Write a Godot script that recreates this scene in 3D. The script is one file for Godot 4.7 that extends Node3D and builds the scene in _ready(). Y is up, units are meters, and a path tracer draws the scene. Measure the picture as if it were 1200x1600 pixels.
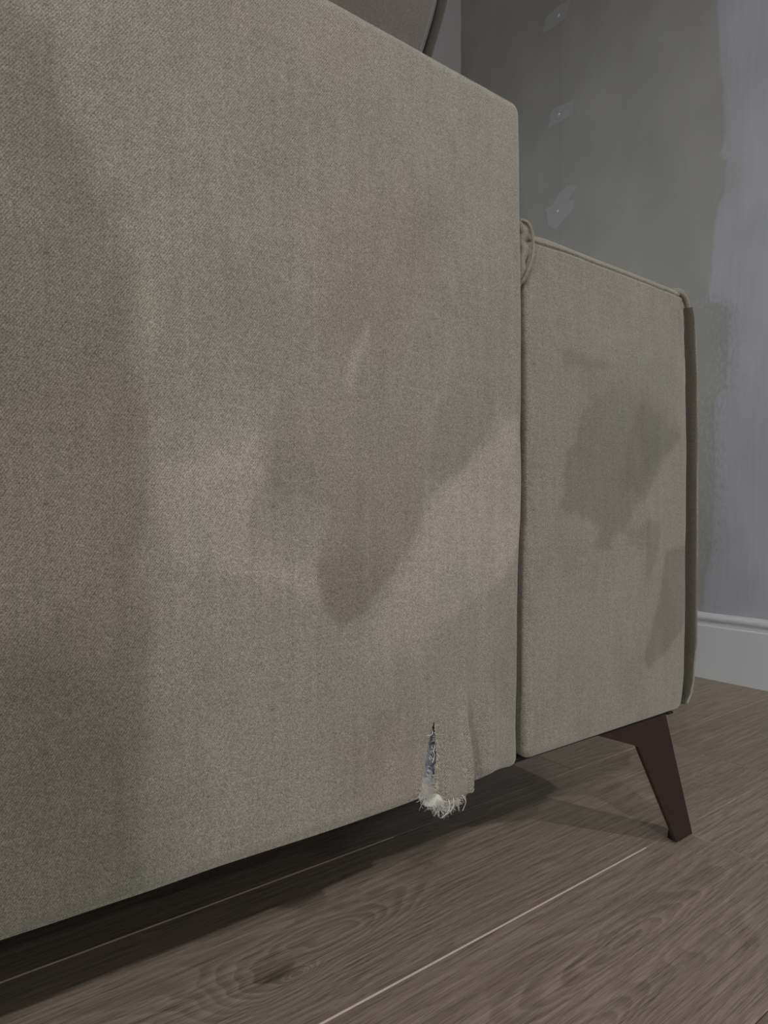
extends Node3D
# A taupe velvet sofa with a torn back panel standing on laminate in a room under renovation.
# Axes: x runs along the sofa's back panel, z comes out of it towards the viewer, y is up.

const PANEL_Z := -0.366
const ARM_Z := -0.374
const WALL_X := 1.447
const BACK_Z := -1.543
const ROOM_LEFT := -4.2
const ROOM_FRONT := 4.6
const CEILING := 2.4

var rng := RandomNumberGenerator.new()
var names := {}

# ------------------------------------------------------------------ helpers
func noise(s: int, freq: float, octaves := 3) -> FastNoiseLite:
	var n := FastNoiseLite.new()
	n.seed = s
	n.noise_type = FastNoiseLite.TYPE_SIMPLEX_SMOOTH
	n.frequency = freq
	n.fractal_octaves = octaves
	return n

func numbered(called: String) -> String:
	if not names.has(called):
		names[called] = 0
		return called
	names[called] += 1
	return "%s_%03d" % [called, names[called]]

func thing(called: String, label: String, category: String, at := Vector3.ZERO, group := "") -> Node3D:
	var o := Node3D.new()
	o.name = numbered(called)
	add_child(o)
	o.position = at
	o.set_meta("label", label)
	o.set_meta("category", category)
	if group:
		o.set_meta("group", group)
	return o

func part(called: String, m: Mesh, mat: Material, parent: Node3D, label := "") -> MeshInstance3D:
	var o := MeshInstance3D.new()
	o.name = called
	o.mesh = m
	o.material_override = mat
	parent.add_child(o, true)
	if label:
		o.set_meta("label", label)
	return o

func struct(called: String, m: Mesh, mat: Material, label: String, category: String) -> MeshInstance3D:
	var o := part(called, m, mat, self, label)
	o.set_meta("kind", "structure")
	o.set_meta("category", category)
	return o

class Surf:
	var v := PackedVector3Array()
	var n := PackedVector3Array()
	var uv := PackedVector2Array()
	var ix := PackedInt32Array()

	func add(p: Vector3, normal: Vector3, t: Vector2) -> int:
		v.append(p)
		n.append(normal)
		uv.append(t)
		return v.size() - 1

	func tri(a: int, b: int, c: int) -> void:
		# Godot's front faces run clockwise
		if (v[b] - v[a]).cross(v[c] - v[a]).dot(n[a] + n[b] + n[c]) > 0.0:
			ix.append_array(PackedInt32Array([a, c, b]))
		else:
			ix.append_array(PackedInt32Array([a, b, c]))

	func quad(a: int, b: int, c: int, d: int) -> void:
		tri(a, b, c)
		tri(a, c, d)

	func flat(a: Vector3, b: Vector3, c: Vector3, d: Vector3, out: Vector3, uvs := []) -> void:
		var nn := (b - a).cross(c - a).normalized()
		if nn.dot(out) < 0.0:
			nn = -nn
		var t := uvs if uvs else [Vector2(a.x + a.z, a.y), Vector2(b.x + b.z, b.y), Vector2(c.x + c.z, c.y), Vector2(d.x + d.z, d.y)]
		quad(add(a, nn, t[0]), add(b, nn, t[1]), add(c, nn, t[2]), add(d, nn, t[3]))

	func box(lo: Vector3, hi: Vector3) -> void:
		for f in [[0, 1, 2], [1, 0, 2], [2, 0, 1]]:
			for s in [0, 1]:
				var p := []
				for k in [[0, 0], [1, 0], [1, 1], [0, 1]]:
					var q := Vector3()
					q[f[0]] = hi[f[0]] if s else lo[f[0]]
					q[f[1]] = hi[f[1]] if k[0] else lo[f[1]]
					q[f[2]] = hi[f[2]] if k[1] else lo[f[2]]
					p.append(q)
				var out := Vector3()
				out[f[0]] = 1.0 if s else -1.0
				var t := []
				for q: Vector3 in p:
					t.append(Vector2(q.z, q.y) if f[0] == 0 else (Vector2(q.x, q.z) if f[0] == 1 else Vector2(q.x, q.y)))
				flat(p[0], p[1], p[2], p[3], out, t)

	func tube(pts: Array, r0: float, r1: float, sides := 6) -> void:
		var first := v.size()
		for i in pts.size():
			var d: Vector3 = (pts[mini(i + 1, pts.size() - 1)] - pts[maxi(i - 1, 0)]).normalized()
			var a := d.cross(Vector3(0.31, 0.2, 0.93)).normalized()
			var b := d.cross(a)
			var r := lerpf(r0, r1, float(i) / (pts.size() - 1))
			for k in sides:
				var w := a * cos(TAU * k / sides) + b * sin(TAU * k / sides)
				add(pts[i] + w * r, w, Vector2(pts[i].x + pts[i].z + r * k, pts[i].y))
		for i in pts.size() - 1:
			for k in sides:
				var k2 := (k + 1) % sides
				quad(first + i * sides + k, first + i * sides + k2, first + (i + 1) * sides + k2, first + (i + 1) * sides + k)

	func mesh(into: ArrayMesh = null) -> ArrayMesh:
		var m := into if into else ArrayMesh.new()
		var a := []
		a.resize(Mesh.ARRAY_MAX)
		a[Mesh.ARRAY_VERTEX] = v
		a[Mesh.ARRAY_NORMAL] = n
		a[Mesh.ARRAY_TEX_UV] = uv
		a[Mesh.ARRAY_TEX_UV2] = uv
		a[Mesh.ARRAY_INDEX] = ix
		m.add_surface_from_arrays(Mesh.PRIMITIVE_TRIANGLES, a)
		return m

func ticks(lo: float, hi: float, r: float, step: float, fine := []) -> Array:
	# sample places along one axis of a rounded box: the rounding, then steps; fine = [from, to, step] stretches
	var s := {}
	for k in 5:
		s[snappedf(lo + r * tan(PI / 4 * k / 4.0), 1e-5)] = true
		s[snappedf(hi - r * tan(PI / 4 * k / 4.0), 1e-5)] = true
	var n := maxi(1, ceili((hi - lo - 2 * r) / step))
	for k in n:
		s[snappedf(lo + r + (hi - lo - 2 * r) * k / n, 1e-5)] = true
	for f in fine:
		var x: float = f[0]
		while x <= f[1]:
			s[snappedf(x, 1e-5)] = true
			x += f[2]
	var out := s.keys()
	out.sort()
	var kept := [out[0]]
	for k in range(1, out.size()):
		if out[k] - kept[-1] > 3e-4:
			kept.append(out[k])
	return kept

func rounded(lo: Vector3, hi: Vector3, r: float, xs: Array, ys: Array, zs: Array, shape = null, sort = null) -> Array:
	# a box with rounded edges; shape(p, normal) moves its points; sort(p) puts a front cell into surface 0, 1 or none (-1)
	var made := [Surf.new(), Surf.new()]
	var axes := [xs, ys, zs]
	for f in [[0, 2, 1], [1, 0, 2], [2, 0, 1]]:
		for side in [0, 1]:
			var us: Array = axes[f[1]]
			var vs: Array = axes[f[2]]
			var nu := us.size()
			var nv := vs.size()
			var pos := PackedVector3Array()
			var nor := PackedVector3Array()
			var flat_uv := PackedVector2Array()
			pos.resize(nu * nv)
			nor.resize(nu * nv)
			flat_uv.resize(nu * nv)
			for i in nu:
				for j in nv:
					var p := Vector3()
					p[f[0]] = hi[f[0]] if side else lo[f[0]]
					p[f[1]] = us[i]
					p[f[2]] = vs[j]
					var q := p.clamp(lo + Vector3.ONE * r, hi - Vector3.ONE * r)
					var nn := (p - q).normalized()
					p = q + nn * r
					if shape != null:
						p = shape.call(p, nn)
					pos[i * nv + j] = p
					nor[i * nv + j] = nn
					flat_uv[i * nv + j] = Vector2(p.z, p.y) if f[0] == 0 else (Vector2(p.x, p.z) if f[0] == 1 else Vector2(p.x, p.y))
			var smooth := nor.duplicate()
			if shape != null:
				for i in range(1, nu - 1):
					for j in range(1, nv - 1):
						var c := (pos[(i + 1) * nv + j] - pos[(i - 1) * nv + j]).cross(pos[i * nv + j + 1] - pos[i * nv + j - 1]).normalized()
						smooth[i * nv + j] = c if c.dot(nor[i * nv + j]) > 0 else -c
			for which in ([0, 1] if sort != null and f[0] == 2 and side == 1 else [0]):
				var s: Surf = made[which]
				var at := {}
				for i in nu - 1:
					for j in nv - 1:
						if sort != null and f[0] == 2 and side == 1:
							var mid := (pos[i * nv + j] + pos[(i + 1) * nv + j + 1]) * 0.5
							if sort.call(mid) != which:
								continue
						var id := []
						for k in [[0, 0], [1, 0], [1, 1], [0, 1]]:
							var n: int = (i + k[0]) * nv + j + k[1]
							if not at.has(n):
								at[n] = s.add(pos[n], smooth[n], flat_uv[n])
							id.append(at[n])
						s.quad(id[0], id[1], id[2], id[3])
	return made

func curve(pairs: Array, y: float) -> float:
	# piecewise smooth lookup: pairs of Vector2(y, value), rising y
	if y <= pairs[0].x:
		return pairs[0].y
	for k in pairs.size() - 1:
		if y <= pairs[k + 1].x:
			return lerpf(pairs[k].y, pairs[k + 1].y, smoothstep(0, 1, (y - pairs[k].x) / (pairs[k + 1].x - pairs[k].x)))
	return pairs[-1].y

func bump(x: float, at: float, w: float) -> float:
	return exp(-pow((x - at) / w, 2.0))

func inside_distance(p: Vector2, poly: Array) -> float:
	# signed distance, positive inside
	var d := 1e9
	var inn := false
	var k := poly.size() - 1
	for i in poly.size():
		var a: Vector2 = poly[i]
		var b: Vector2 = poly[k]
		var ab := b - a
		d = minf(d, (a + ab * clampf((p - a).dot(ab) / ab.length_squared(), 0, 1) - p).length_squared())
		if (a.y > p.y) != (b.y > p.y) and p.x < (b.x - a.x) * (p.y - a.y) / (b.y - a.y) + a.x:
			inn = not inn
		k = i
	return sqrt(d) * (1.0 if inn else -1.0)

func byte_texture(w: int, h: int, data: PackedByteArray) -> ImageTexture:
	return ImageTexture.create_from_image(Image.create_from_data(w, h, false, Image.FORMAT_RGB8, data))

# ------------------------------------------------------------------ textures
func nap_texture(x0: float, x1: float, y0: float, y1: float, px: float, base: Color, marks: Array, s: int) -> ImageTexture:
	# brushed velvet: pile lying different ways in strokes and patches, with some light falloff painted in; marks: [polygon in mm, tint, softness mm, ragged mm, and from which height to which it fades out]
	var w := int((x1 - x0) / px)
	var h := int((y1 - y0) / px)
	var r := PackedFloat32Array()
	var g := PackedFloat32Array()
	var b := PackedFloat32Array()
	r.resize(w * h)
	g.resize(w * h)
	b.resize(w * h)
	r.fill(base.r)
	g.fill(base.g)
	b.fill(base.b)
	var edge := noise(s, 0.02, 4)
	for m in marks:
		var poly: Array = m[0]
		var box := Rect2(poly[0], Vector2.ZERO)
		for q in poly:
			box = box.expand(q)
		box = box.grow(m[2] + m[3])
		var tint: Color = m[1]
		for j in range(maxi(0, int((y1 * 1000 - box.end.y) / px / 1000)), mini(h, int((y1 * 1000 - box.position.y) / px / 1000))):
			for i in range(maxi(0, int((box.position.x - x0 * 1000) / px / 1000)), mini(w, int((box.end.x - x0 * 1000) / px / 1000))):
				var p := Vector2(x0 + i * px, y1 - j * px) * 1000.0
				var d = inside_distance(p, poly) + edge.get_noise_2d(p.x * 1.6, p.y) * m[3]
				var k := smoothstep(-m[2] * 0.5, m[2] * 0.5, d)
				if m.size() > 4:
					k *= smoothstep(m[4].y, m[4].x, p.y)
				if k > 0.0:
					var n := j * w + i
					r[n] *= lerpf(1, tint.r, k)
					g[n] *= lerpf(1, tint.g, k)
					b[n] *= lerpf(1, tint.b, k)
	var cloud := noise(s + 1, 0.011, 4)
	var hue := noise(s + 2, 0.016, 4)
	var up := noise(s + 3, 0.12, 2)
	var across := noise(s + 4, 0.12, 2)
	var grit := noise(s + 5, 0.45, 2)
	var data := PackedByteArray()
	data.resize(w * h * 3)
	for j in h:
		for i in w:
			var x := (x0 + i * px) * 1000.0
			var y := (y1 - j * px) * 1000.0
			var v := 1.0 + 0.04 * cloud.get_noise_2d(x, y * 0.8) + 0.032 * up.get_noise_2d(x, y * 0.12) + 0.014 * across.get_noise_2d(x * 0.1, y) + 0.05 * grit.get_noise_2d(x, y)
			var t := 0.016 * hue.get_noise_2d(x, y * 0.6)
			var n := j * w + i
			data[n * 3] = clampi(int(r[n] * v * (1 + t) * 255), 0, 255)
			data[n * 3 + 1] = clampi(int(g[n] * v * (1 - t * 0.1) * 255), 0, 255)
			data[n * 3 + 2] = clampi(int(b[n] * v * (1 + t * 0.5) * 255), 0, 255)
	return byte_texture(w, h, data)

func weave_texture() -> ImageTexture:
	# one tile (128 mm) of fine twill with uneven threads and a few bright fibres
	var w := 512
	var data := PackedByteArray()
	data.resize(w * w * 3)
	var speck := PackedFloat32Array()
	speck.resize(w * w)
	for k in w * w:
		speck[k] = rng.randf_range(-1, 1)
	var rows := PackedFloat32Array()
	for k in w:
		rows.append(rng.randf_range(-1, 1))
	for j in w:
		for i in w:
			var u := float(i) / w
			var v := float(j) / w
			var rib := sin(TAU * (84.0 * u + 56.0 * v))
			var s0 := speck[j * w + i] + speck[j * w + (i + 1) % w] + speck[((j + 1) % w) * w + i] + speck[((j + 1) % w) * w + (i + 1) % w]
			var k := 0.80 + 0.07 * rib + 0.016 * rows[i] + 0.016 * rows[(j * 7 + 3) % w] + 0.065 * s0 + 0.04 * speck[j * w + i]
			if speck[(j * 31 + i * 17) % (w * w)] > 0.9985:
				k += 0.15
			for c in 3:
				data[(j * w + i) * 3 + c] = clampi(int(k * 255), 0, 255)
	return byte_texture(w, w, data)

func wood_texture(s: int, tint: Color, knots: Array) -> ImageTexture:
	# grain of one plank, 1285 x 182 mm; knots: [x mm, z mm, reach along, reach across, rings, darkness]
	var w := 1840
	var h := 400
	var data := PackedByteArray()
	data.resize(w * h * 3)
	var warp := noise(s, 0.004, 3)
	var band := noise(s + 1, 0.06, 3)
	var pore := noise(s + 2, 0.5, 2)
	var fine := noise(s + 3, 1.1, 1)
	for j in h:
		var z := j * 182.0 / h
		for i in w:
			var x := i * 1285.0 / w
			var g := z * 0.055 + 2.2 * warp.get_noise_2d(x * 0.55, z * 3.0)
			var dark := 0.0
			var near := 0.0
			for k in knots:
				var dx: float = (x - k[0]) / k[2]
				var dz: float = (z - k[1]) / k[3]
				var q := dx * dx + dz * dz
				if q < 9.0:
					var e := exp(-q)
					near = maxf(near, e)
					g = lerpf(g, sqrt(q + 0.02) * k[4] + 0.6 * warp.get_noise_2d(x * 3.0, z * 6.0), e)
					dark += k[5] * exp(-q * 14.0)
			var ring := fposmod(g * 1.5, 1.0)
			ring = smoothstep(0.0, 0.75, ring) * (1.0 - smoothstep(0.86, 1.0, ring))
			var streak := band.get_noise_2d(x * 0.05, z * 2.6 + g * 2.5)
			var p := pore.get_noise_2d(x * 0.022, (z + 5.0 * warp.get_noise_2d(x * 0.4, z)) * 1.7)
			var v := 0.95 + 0.13 * streak + (0.06 + 0.09 * near) * (0.5 - ring) + 0.06 * fine.get_noise_2d(x * 0.06, z * 1.4)
			v -= 0.22 * smoothstep(0.12, 0.55, p) + dark
			var n := (j * w + i) * 3
			data[n] = clampi(int(tint.r * v * 255), 0, 255)
			data[n + 1] = clampi(int(tint.g * (v - 0.01 * ring) * 255), 0, 255)
			data[n + 2] = clampi(int(tint.b * (v - 0.02 * ring) * 255), 0, 255)
	return byte_texture(w, h, data)

func mud_edge(y: float) -> float:
	# where the wide joint of compound ends on the right wall (z of its far edge at height y)
	return curve([Vector2(0.14, -0.745), Vector2(0.2, -0.742), Vector2(0.3, -0.725), Vector2(0.45, -0.718), Vector2(0.61, -0.722), Vector2(0.67, -0.692), Vector2(0.82, -0.688), Vector2(0.835, -0.70), Vector2(0.85, -0.733), Vector2(0.93, -0.725), Vector2(1.0, -0.72), Vector2(1.05, -0.712), Vector2(1.09, -0.694), Vector2(1.15, -0.693), Vector2(1.17, -0.705), Vector2(1.2, -0.696), Vector2(1.28, -0.700), Vector2(1.52, -0.713)], y)

func wall_texture(paper: Color, mud: Color) -> ImageTexture:
	# the right wall between its far corner and z = -0.343, 0 to 2.4 m: grey board paper, skimmed joint, scuffed scrapes
	var px := 0.0025
	var w := 480
	var h := 960
	var data := PackedByteArray()
	data.resize(w * h * 3)
	var cloud := noise(61, 0.006, 3)
	var rag := noise(62, 0.05, 3)
	var dab := noise(63, 0.07, 4)
	var pull := noise(64, 0.05, 3)
	for j in h:
		var y := CEILING - j * px
		var e := mud_edge(y)
		for i in w:
			var z := BACK_Z + i * px
			var d := z - e + 0.003 * rag.get_noise_2d(z * 1000, y * 1000)
			var k := smoothstep(-0.006, 0.006, d)
			if y < 0.86 and y > 0.24:
				var m := dab.get_noise_2d(z * 1800, y * 700)
				k = maxf(k, 0.55 * smoothstep(0.0, 0.35, m) * smoothstep(-0.06, -0.02, d))
				k -= 0.75 * smoothstep(0.05, 0.4, -m) * smoothstep(0.05, 0.0, d) * smoothstep(-0.01, 0.002, d)
			# torn scrape in the joint and its pale ridge
			k -= 0.5 * exp(-pow((z + 0.672) / 0.024, 2) - pow((y - 1.12) / 0.045, 2)) * (0.7 + 0.6 * dab.get_noise_2d(z * 700, y * 700))
			k += 0.35 * bump(z - 0.25 * (y - 1.08), -0.715, 0.002) * smoothstep(0.035, 0.015, absf(y - 1.075))
			k = clampf(k, 0, 1)
			var v := 1.0 + 0.05 * cloud.get_noise_2d(z * 1000, y * 600) + k * 0.025 * pull.get_noise_2d(z * 1600, y * 130)
			# faint pencil line and ghost streaks of filler on the paper beside the screws
			v *= 1.0 - 0.025 * bump(z, -1.145, 0.003) * (1 - k)
			var near_screws := 0.10 * bump(z, -1.14, 0.05) * maxf(0.0, dab.get_noise_2d(z * 500, y * 260))
			var c := paper.lerp(mud, clampf(k + near_screws, 0, 1))
			var n := (j * w + i) * 3
			data[n] = clampi(int(c.r * v * 255), 0, 255)
			data[n + 1] = clampi(int(c.g * v * 255), 0, 255)
			data[n + 2] = clampi(int(c.b * v * 255), 0, 255)
	return byte_texture(w, h, data)

func plain(c: Color, rough: float, metal := 0.0, spec := 0.5) -> StandardMaterial3D:
	var m := StandardMaterial3D.new()
	m.albedo_color = c
	m.roughness = rough
	m.metallic = metal
	m.metallic_specular = spec
	return m

func velvet(tex: Texture2D, weave: Texture2D, x0: float, x1: float, y0: float, y1: float) -> StandardMaterial3D:
	var m := StandardMaterial3D.new()
	m.albedo_texture = tex
	m.texture_repeat = true
	m.uv1_scale = Vector3(1 / (x1 - x0), -1 / (y1 - y0), 1)
	m.uv1_offset = Vector3(-x0 / (x1 - x0), y1 / (y1 - y0), 0)
	m.roughness = 0.85
	m.metallic_specular = 0.3
	m.rim_enabled = true
	m.rim = 0.7
	m.rim_tint = 0.35
	m.detail_enabled = true
	m.detail_albedo = weave
	m.detail_blend_mode = BaseMaterial3D.BLEND_MODE_MUL
	m.detail_uv_layer = BaseMaterial3D.DETAIL_UV_2
	m.uv2_scale = Vector3(1 / 0.128, -1 / 0.128, 1)
	return m

# ------------------------------------------------------------------ scene
func _ready() -> void:
	rng.seed = 20240611
	var cam := Camera3D.new()
	cam.name = "camera"
	add_child(cam)
	cam.position = Vector3(0, 0.36, 0)
	cam.rotation_degrees = Vector3(0, -36.327, 0)
	cam.keep_aspect = Camera3D.KEEP_HEIGHT
	cam.near = 0.01
	cam.far = 40.0
	# the lens looks level; the horizon lies nine pixels under the middle of the 1600-pixel frame
	cam.projection = Camera3D.PROJECTION_FRUSTUM
	cam.size = 1.6 * cam.near
	cam.frustum_offset = Vector2(0, 0.009 * cam.near)
	cam.current = true

	var env := Environment.new()
	env.background_mode = Environment.BG_COLOR
	env.background_color = Color(0, 0, 0)
	env.tonemap_mode = Environment.TONE_MAPPER_LINEAR
	env.tonemap_exposure = 0.93
	env.sdfgi_enabled = true
	env.ssao_enabled = true
	env.ssil_enabled = true
	var we := WorldEnvironment.new()
	we.name = "environment"
	we.environment = env
	add_child(we)

	downlight(Vector3(0.8, CEILING, 2.1), 3.7, "round white recessed downlight in the ceiling nearest the grey right wall")
	downlight(Vector3(-1.38, CEILING, 2.0), 3.6, "round white recessed downlight in the ceiling facing the middle of the sofa")
	downlight(Vector3(-3.55, CEILING, 2.05), 7.0, "added unseen downlight nearest the left wall, brightening the grey right wall")  # added lamp, unseen, there to brighten the right wall
	downlight(Vector3(-0.3, CEILING, 3.25), 1.3, "round white recessed downlight in the ceiling farthest from the sofa")

	room()
	planks()
	sofa()
	cushion()

func downlight(at: Vector3, energy: float, label: String) -> void:
	var t := thing("recessed_downlight", label, "ceiling light", at, "recessed downlights in the ceiling")
	var ring := Surf.new()
	var steps := 28
	var prof := [Vector2(0.034, 0.0), Vector2(0.034, -0.004), Vector2(0.041, -0.006), Vector2(0.046, -0.003), Vector2(0.047, 0.0)]
	var ids := []
	for i in steps + 1:
		var a := TAU * i / steps
		for k in prof.size():
			var d := Vector3(cos(a), 0, sin(a))
			var nn := (d * (-1.0 if k < 2 else 1.0) + Vector3(0, -1.2, 0)).normalized()
			ids.append(ring.add(d * prof[k].x + Vector3(0, prof[k].y, 0), nn, Vector2(a, prof[k].y)))
	for i in steps:
		for k in prof.size() - 1:
			var o := i * prof.size() + k
			ring.quad(ids[o], ids[o + 1], ids[o + 1 + prof.size()], ids[o + prof.size()])
	part("trim_ring", ring.mesh(), plain(Color(0.85, 0.85, 0.84), 0.5), t)
	var lens := Surf.new()
	var mid := lens.add(Vector3(0, -0.0035, 0), Vector3.DOWN, Vector2.ZERO)
	var rim := []
	for i in steps:
		rim.append(lens.add(Vector3(cos(TAU * i / steps), 0, sin(TAU * i / steps)) * 0.034 + Vector3(0, -0.002, 0), Vector3.DOWN, Vector2.ZERO))
	for i in steps:
		lens.tri(mid, rim[i], rim[(i + 1) % steps])
	var glow := plain(Color(0.9, 0.9, 0.88), 0.5)
	glow.emission_enabled = true
	glow.emission = Color(1.0, 0.95, 0.87)
	glow.emission_energy_multiplier = 2.0
	part("glowing_lens", lens.mesh(), glow, t)
	var l := SpotLight3D.new()
	l.name = "downlight_beam"
	t.add_child(l)
	l.position = Vector3(0, -0.012, 0)
	l.rotation_degrees = Vector3(-90, 0, 0)
	l.light_color = Color(0.98, 0.99, 1.0)
	l.light_energy = energy
	l.light_size = 0.034
	l.spot_range = 14.0
	l.spot_attenuation = 2.0
	l.spot_angle = 80.0
	l.spot_angle_attenuation = 0.08
	l.shadow_enabled = true

func room() -> void:
	var paper := Color(0.58, 0.578, 0.565)
	var mud := Color(0.635, 0.64, 0.655)
	var t := 0.12
	var s := Surf.new()
	s.box(Vector3(ROOM_LEFT - t, -0.1, BACK_Z - t), Vector3(WALL_X + t, -0.009, ROOM_FRONT + t))
	struct("floor", s.mesh(), plain(Color(0.16, 0.14, 0.13), 0.9), "grey brown wood laminate floor under the sofa", "floor")
	s = Surf.new()
	s.box(Vector3(ROOM_LEFT - t, CEILING, BACK_Z - t), Vector3(WALL_X + t, CEILING + 0.1, ROOM_FRONT + t))
	struct("ceiling", s.mesh(), plain(Color(0.93, 0.93, 0.93), 0.9), "flat pale plaster ceiling", "ceiling")
	# right wall: board with the texture laid on in metres
	s = Surf.new()
	s.box(Vector3(WALL_X, 0, BACK_Z - t), Vector3(WALL_X + t, CEILING, ROOM_FRONT))
	var wm := StandardMaterial3D.new()
	wm.albedo_texture = wall_texture(paper, mud)
	wm.texture_repeat = false
	wm.uv1_scale = Vector3(1 / 1.2, -1 / CEILING, 1)
	wm.uv1_offset = Vector3(-BACK_Z / 1.2, 1, 0)
	wm.roughness = 0.85
	wm.metallic_specular = 0.25
	var wr := struct("wall_right", s.mesh(), wm, "grey unpainted plasterboard wall with filled screws and a smeared white joint", "wall")
	# the skim coat over the board joint, a ragged layer a millimetre proud
	s = Surf.new()
	var rag := noise(71, 0.06, 3)
	var prev := []
	var y := 0.14
	while y < CEILING:
		var e := mud_edge(y) + 0.0022 * rag.get_noise_1d(y * 1000)
		var row := []
		for c in [[e, 0.0], [e + 0.004, 0.0005], [e + 0.03, 0.001], [-0.50, 0.0012], [-0.46, 0.0]]:
			row.append(s.add(Vector3(WALL_X - c[1] - 0.0001, y, c[0]), Vector3(-1, 0, -0.06 if c[1] < 0.0009 else 0.0).normalized(), Vector2(c[0], y)))
		for k in 4:
			if prev:
				s.quad(prev[k], prev[k + 1], row[k + 1], row[k])
		prev = row
		y += 0.006
	part("joint_compound", s.mesh(), wm, wr, "ragged pale skim of joint compound from floor to ceiling")
	# filled screw heads
	var patches := [
		[Vector2(-1.203, 1.741), Vector2(-1.198, 1.762), Vector2(-1.190, 1.779), Vector2(-1.150, 1.785), Vector2(-1.110, 1.776), Vector2(-1.114, 1.758), Vector2(-1.121, 1.738), Vector2(-1.150, 1.737)],
		[Vector2(-1.183, 1.462), Vector2(-1.178, 1.485), Vector2(-1.170, 1.507), Vector2(-1.135, 1.503), Vector2(-1.096, 1.500), Vector2(-1.098, 1.480), Vector2(-1.100, 1.460), Vector2(-1.140, 1.461)],
		[Vector2(-1.158, 1.168), Vector2(-1.187, 1.190), Vector2(-1.192, 1.235), Vector2(-1.165, 1.240), Vector2(-1.150, 1.262), Vector2(-1.118, 1.272), Vector2(-1.087, 1.256), Vector2(-1.112, 1.236), Vector2(-1.112, 1.225), Vector2(-1.092, 1.222), Vector2(-1.102, 1.196), Vector2(-1.130, 1.185)],
	]
	var heads := [Vector2(-1.145, 1.757), Vector2(-1.145, 1.481), Vector2(-1.150, 1.214)]
	var pm := plain(paper.lerp(mud, 0.55), 0.8, 0.0, 0.25)
	var hm := plain(Color(0.78, 0.78, 0.77), 0.7)
	for k in 3:
		s = Surf.new()
		var c := Vector2.ZERO
		for q in patches[k]:
			c += q / patches[k].size()
		var edge := []
		var inner := []
		var n: int = patches[k].size()
		for i in n * 4:
			var q: Vector2 = patches[k][i / 4].lerp(patches[k][(i / 4 + 1) % n], (i % 4) / 4.0)
			q += Vector2(rag.get_noise_2d(q.x * 2500, q.y * 2500), rag.get_noise_2d(q.y * 2500, q.x * 2500 + 90)) * 0.006
			edge.append(s.add(Vector3(WALL_X - 0.0002, q.y, q.x), Vector3(-1, 0, 0), q))
			var z := q.lerp(c, 0.3)
			inner.append(s.add(Vector3(WALL_X - 0.0012, z.y, z.x), Vector3(-1, 0, 0), z))
		var mid := s.add(Vector3(WALL_X - 0.0009, c.y, c.x), Vector3(-1, 0, 0), c)
		for i in n * 4:
			var j := (i + 1) % (n * 4)
			s.quad(edge[i], edge[j], inner[j], inner[i])
			s.tri(inner[i], inner[j], mid)
		var patch := part("filler_patch", s.mesh(), pm, wr)
		s = Surf.new()
		var rimr := []
		mid = s.add(Vector3(WALL_X - 0.0030, heads[k].y, heads[k].x), Vector3(-1, 0, 0), c)
		for i in 12:
			var q := Vector2(cos(TAU * i / 12), sin(TAU * i / 12))
			rimr.append(s.add(Vector3(WALL_X - 0.0011, heads[k].y + q.y * 0.004, heads[k].x + q.x * 0.004), Vector3(-0.8, q.y, q.x).normalized(), q))
		for i in 12:
			s.tri(mid, rimr[i], rimr[(i + 1) % 12])
		part("screw_head", s.mesh(), hm, patch)
	# back wall with the taped corner, then the walls outside the picture
	s = Surf.new()
	s.box(Vector3(ROOM_LEFT - t, 0, BACK_Z - t), Vector3(WALL_X + t, CEILING, BACK_Z))
	var wb := struct("wall_back", s.mesh(), plain(Color(0.76, 0.762, 0.77), 0.85, 0.0, 0.25), "pale skimmed plasterboard wall behind the sofa", "wall")
	s = Surf.new()
	prev = []
	y = 0.14
	while y < CEILING:
		var e := 1.31 + 0.006 * rag.get_noise_1d(y * 700)
		var row := []
		for c in [[e, 0.0], [e + 0.01, 0.0008], [1.405, 0.0012], [1.412, 0.0018], [1.422, 0.0012], [WALL_X, 0.0012]]:
			row.append(s.add(Vector3(c[0], y, BACK_Z + c[1] + 0.0001), Vector3(0, 0, 1), Vector2(c[0], y)))
		for k in 5:
			if prev:
				s.quad(prev[k], prev[k + 1], row[k + 1], row[k])
		prev = row
		y += 0.02
	part("joint_compound", s.mesh(), plain(Color(0.76, 0.762, 0.77), 0.85, 0.0, 0.25), wb, "pale skim of joint compound down the room corner")
	s = Surf.new()
	s.box(Vector3(ROOM_LEFT - t, 0, BACK_Z), Vector3(ROOM_LEFT, CEILING, ROOM_FRONT))
	struct("wall_left", s.mesh(), plain(Color(0.90, 0.90, 0.90), 0.85), "white painted wall at the far end of the sofa", "wall")
	s = Surf.new()
	s.box(Vector3(ROOM_LEFT - t, 0, ROOM_FRONT), Vector3(WALL_X + t, CEILING, ROOM_FRONT + t))
	struct("wall_front", s.mesh(), plain(Color(0.90, 0.90, 0.90), 0.85), "white painted wall behind the viewer", "wall")
	# moulded skirting boards
	var gloss := plain(Color(0.76, 0.765, 0.765), 0.4)
	var prof := [Vector2(0.018, 0.0), Vector2(0.018, 0.1165), Vector2(0.0172, 0.1185), Vector2(0.0150, 0.1200), Vector2(0.0070, 0.1205), Vector2(0.0050, 0.1230), Vector2(0.0065, 0.1270), Vector2(0.0115, 0.1300), Vector2(0.0130, 0.1330), Vector2(0.0132, 0.1365), Vector2(0.0118, 0.1400), Vector2(0.0085, 0.1430), Vector2(0.0, 0.1462)]
	baseboard("baseboard_right", prof, Vector3(WALL_X, 0, BACK_Z), Vector3(WALL_X, 0, ROOM_FRONT), Vector3(-1, 0, 0), gloss, "pale moulded skirting board along the grey right wall")
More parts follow.
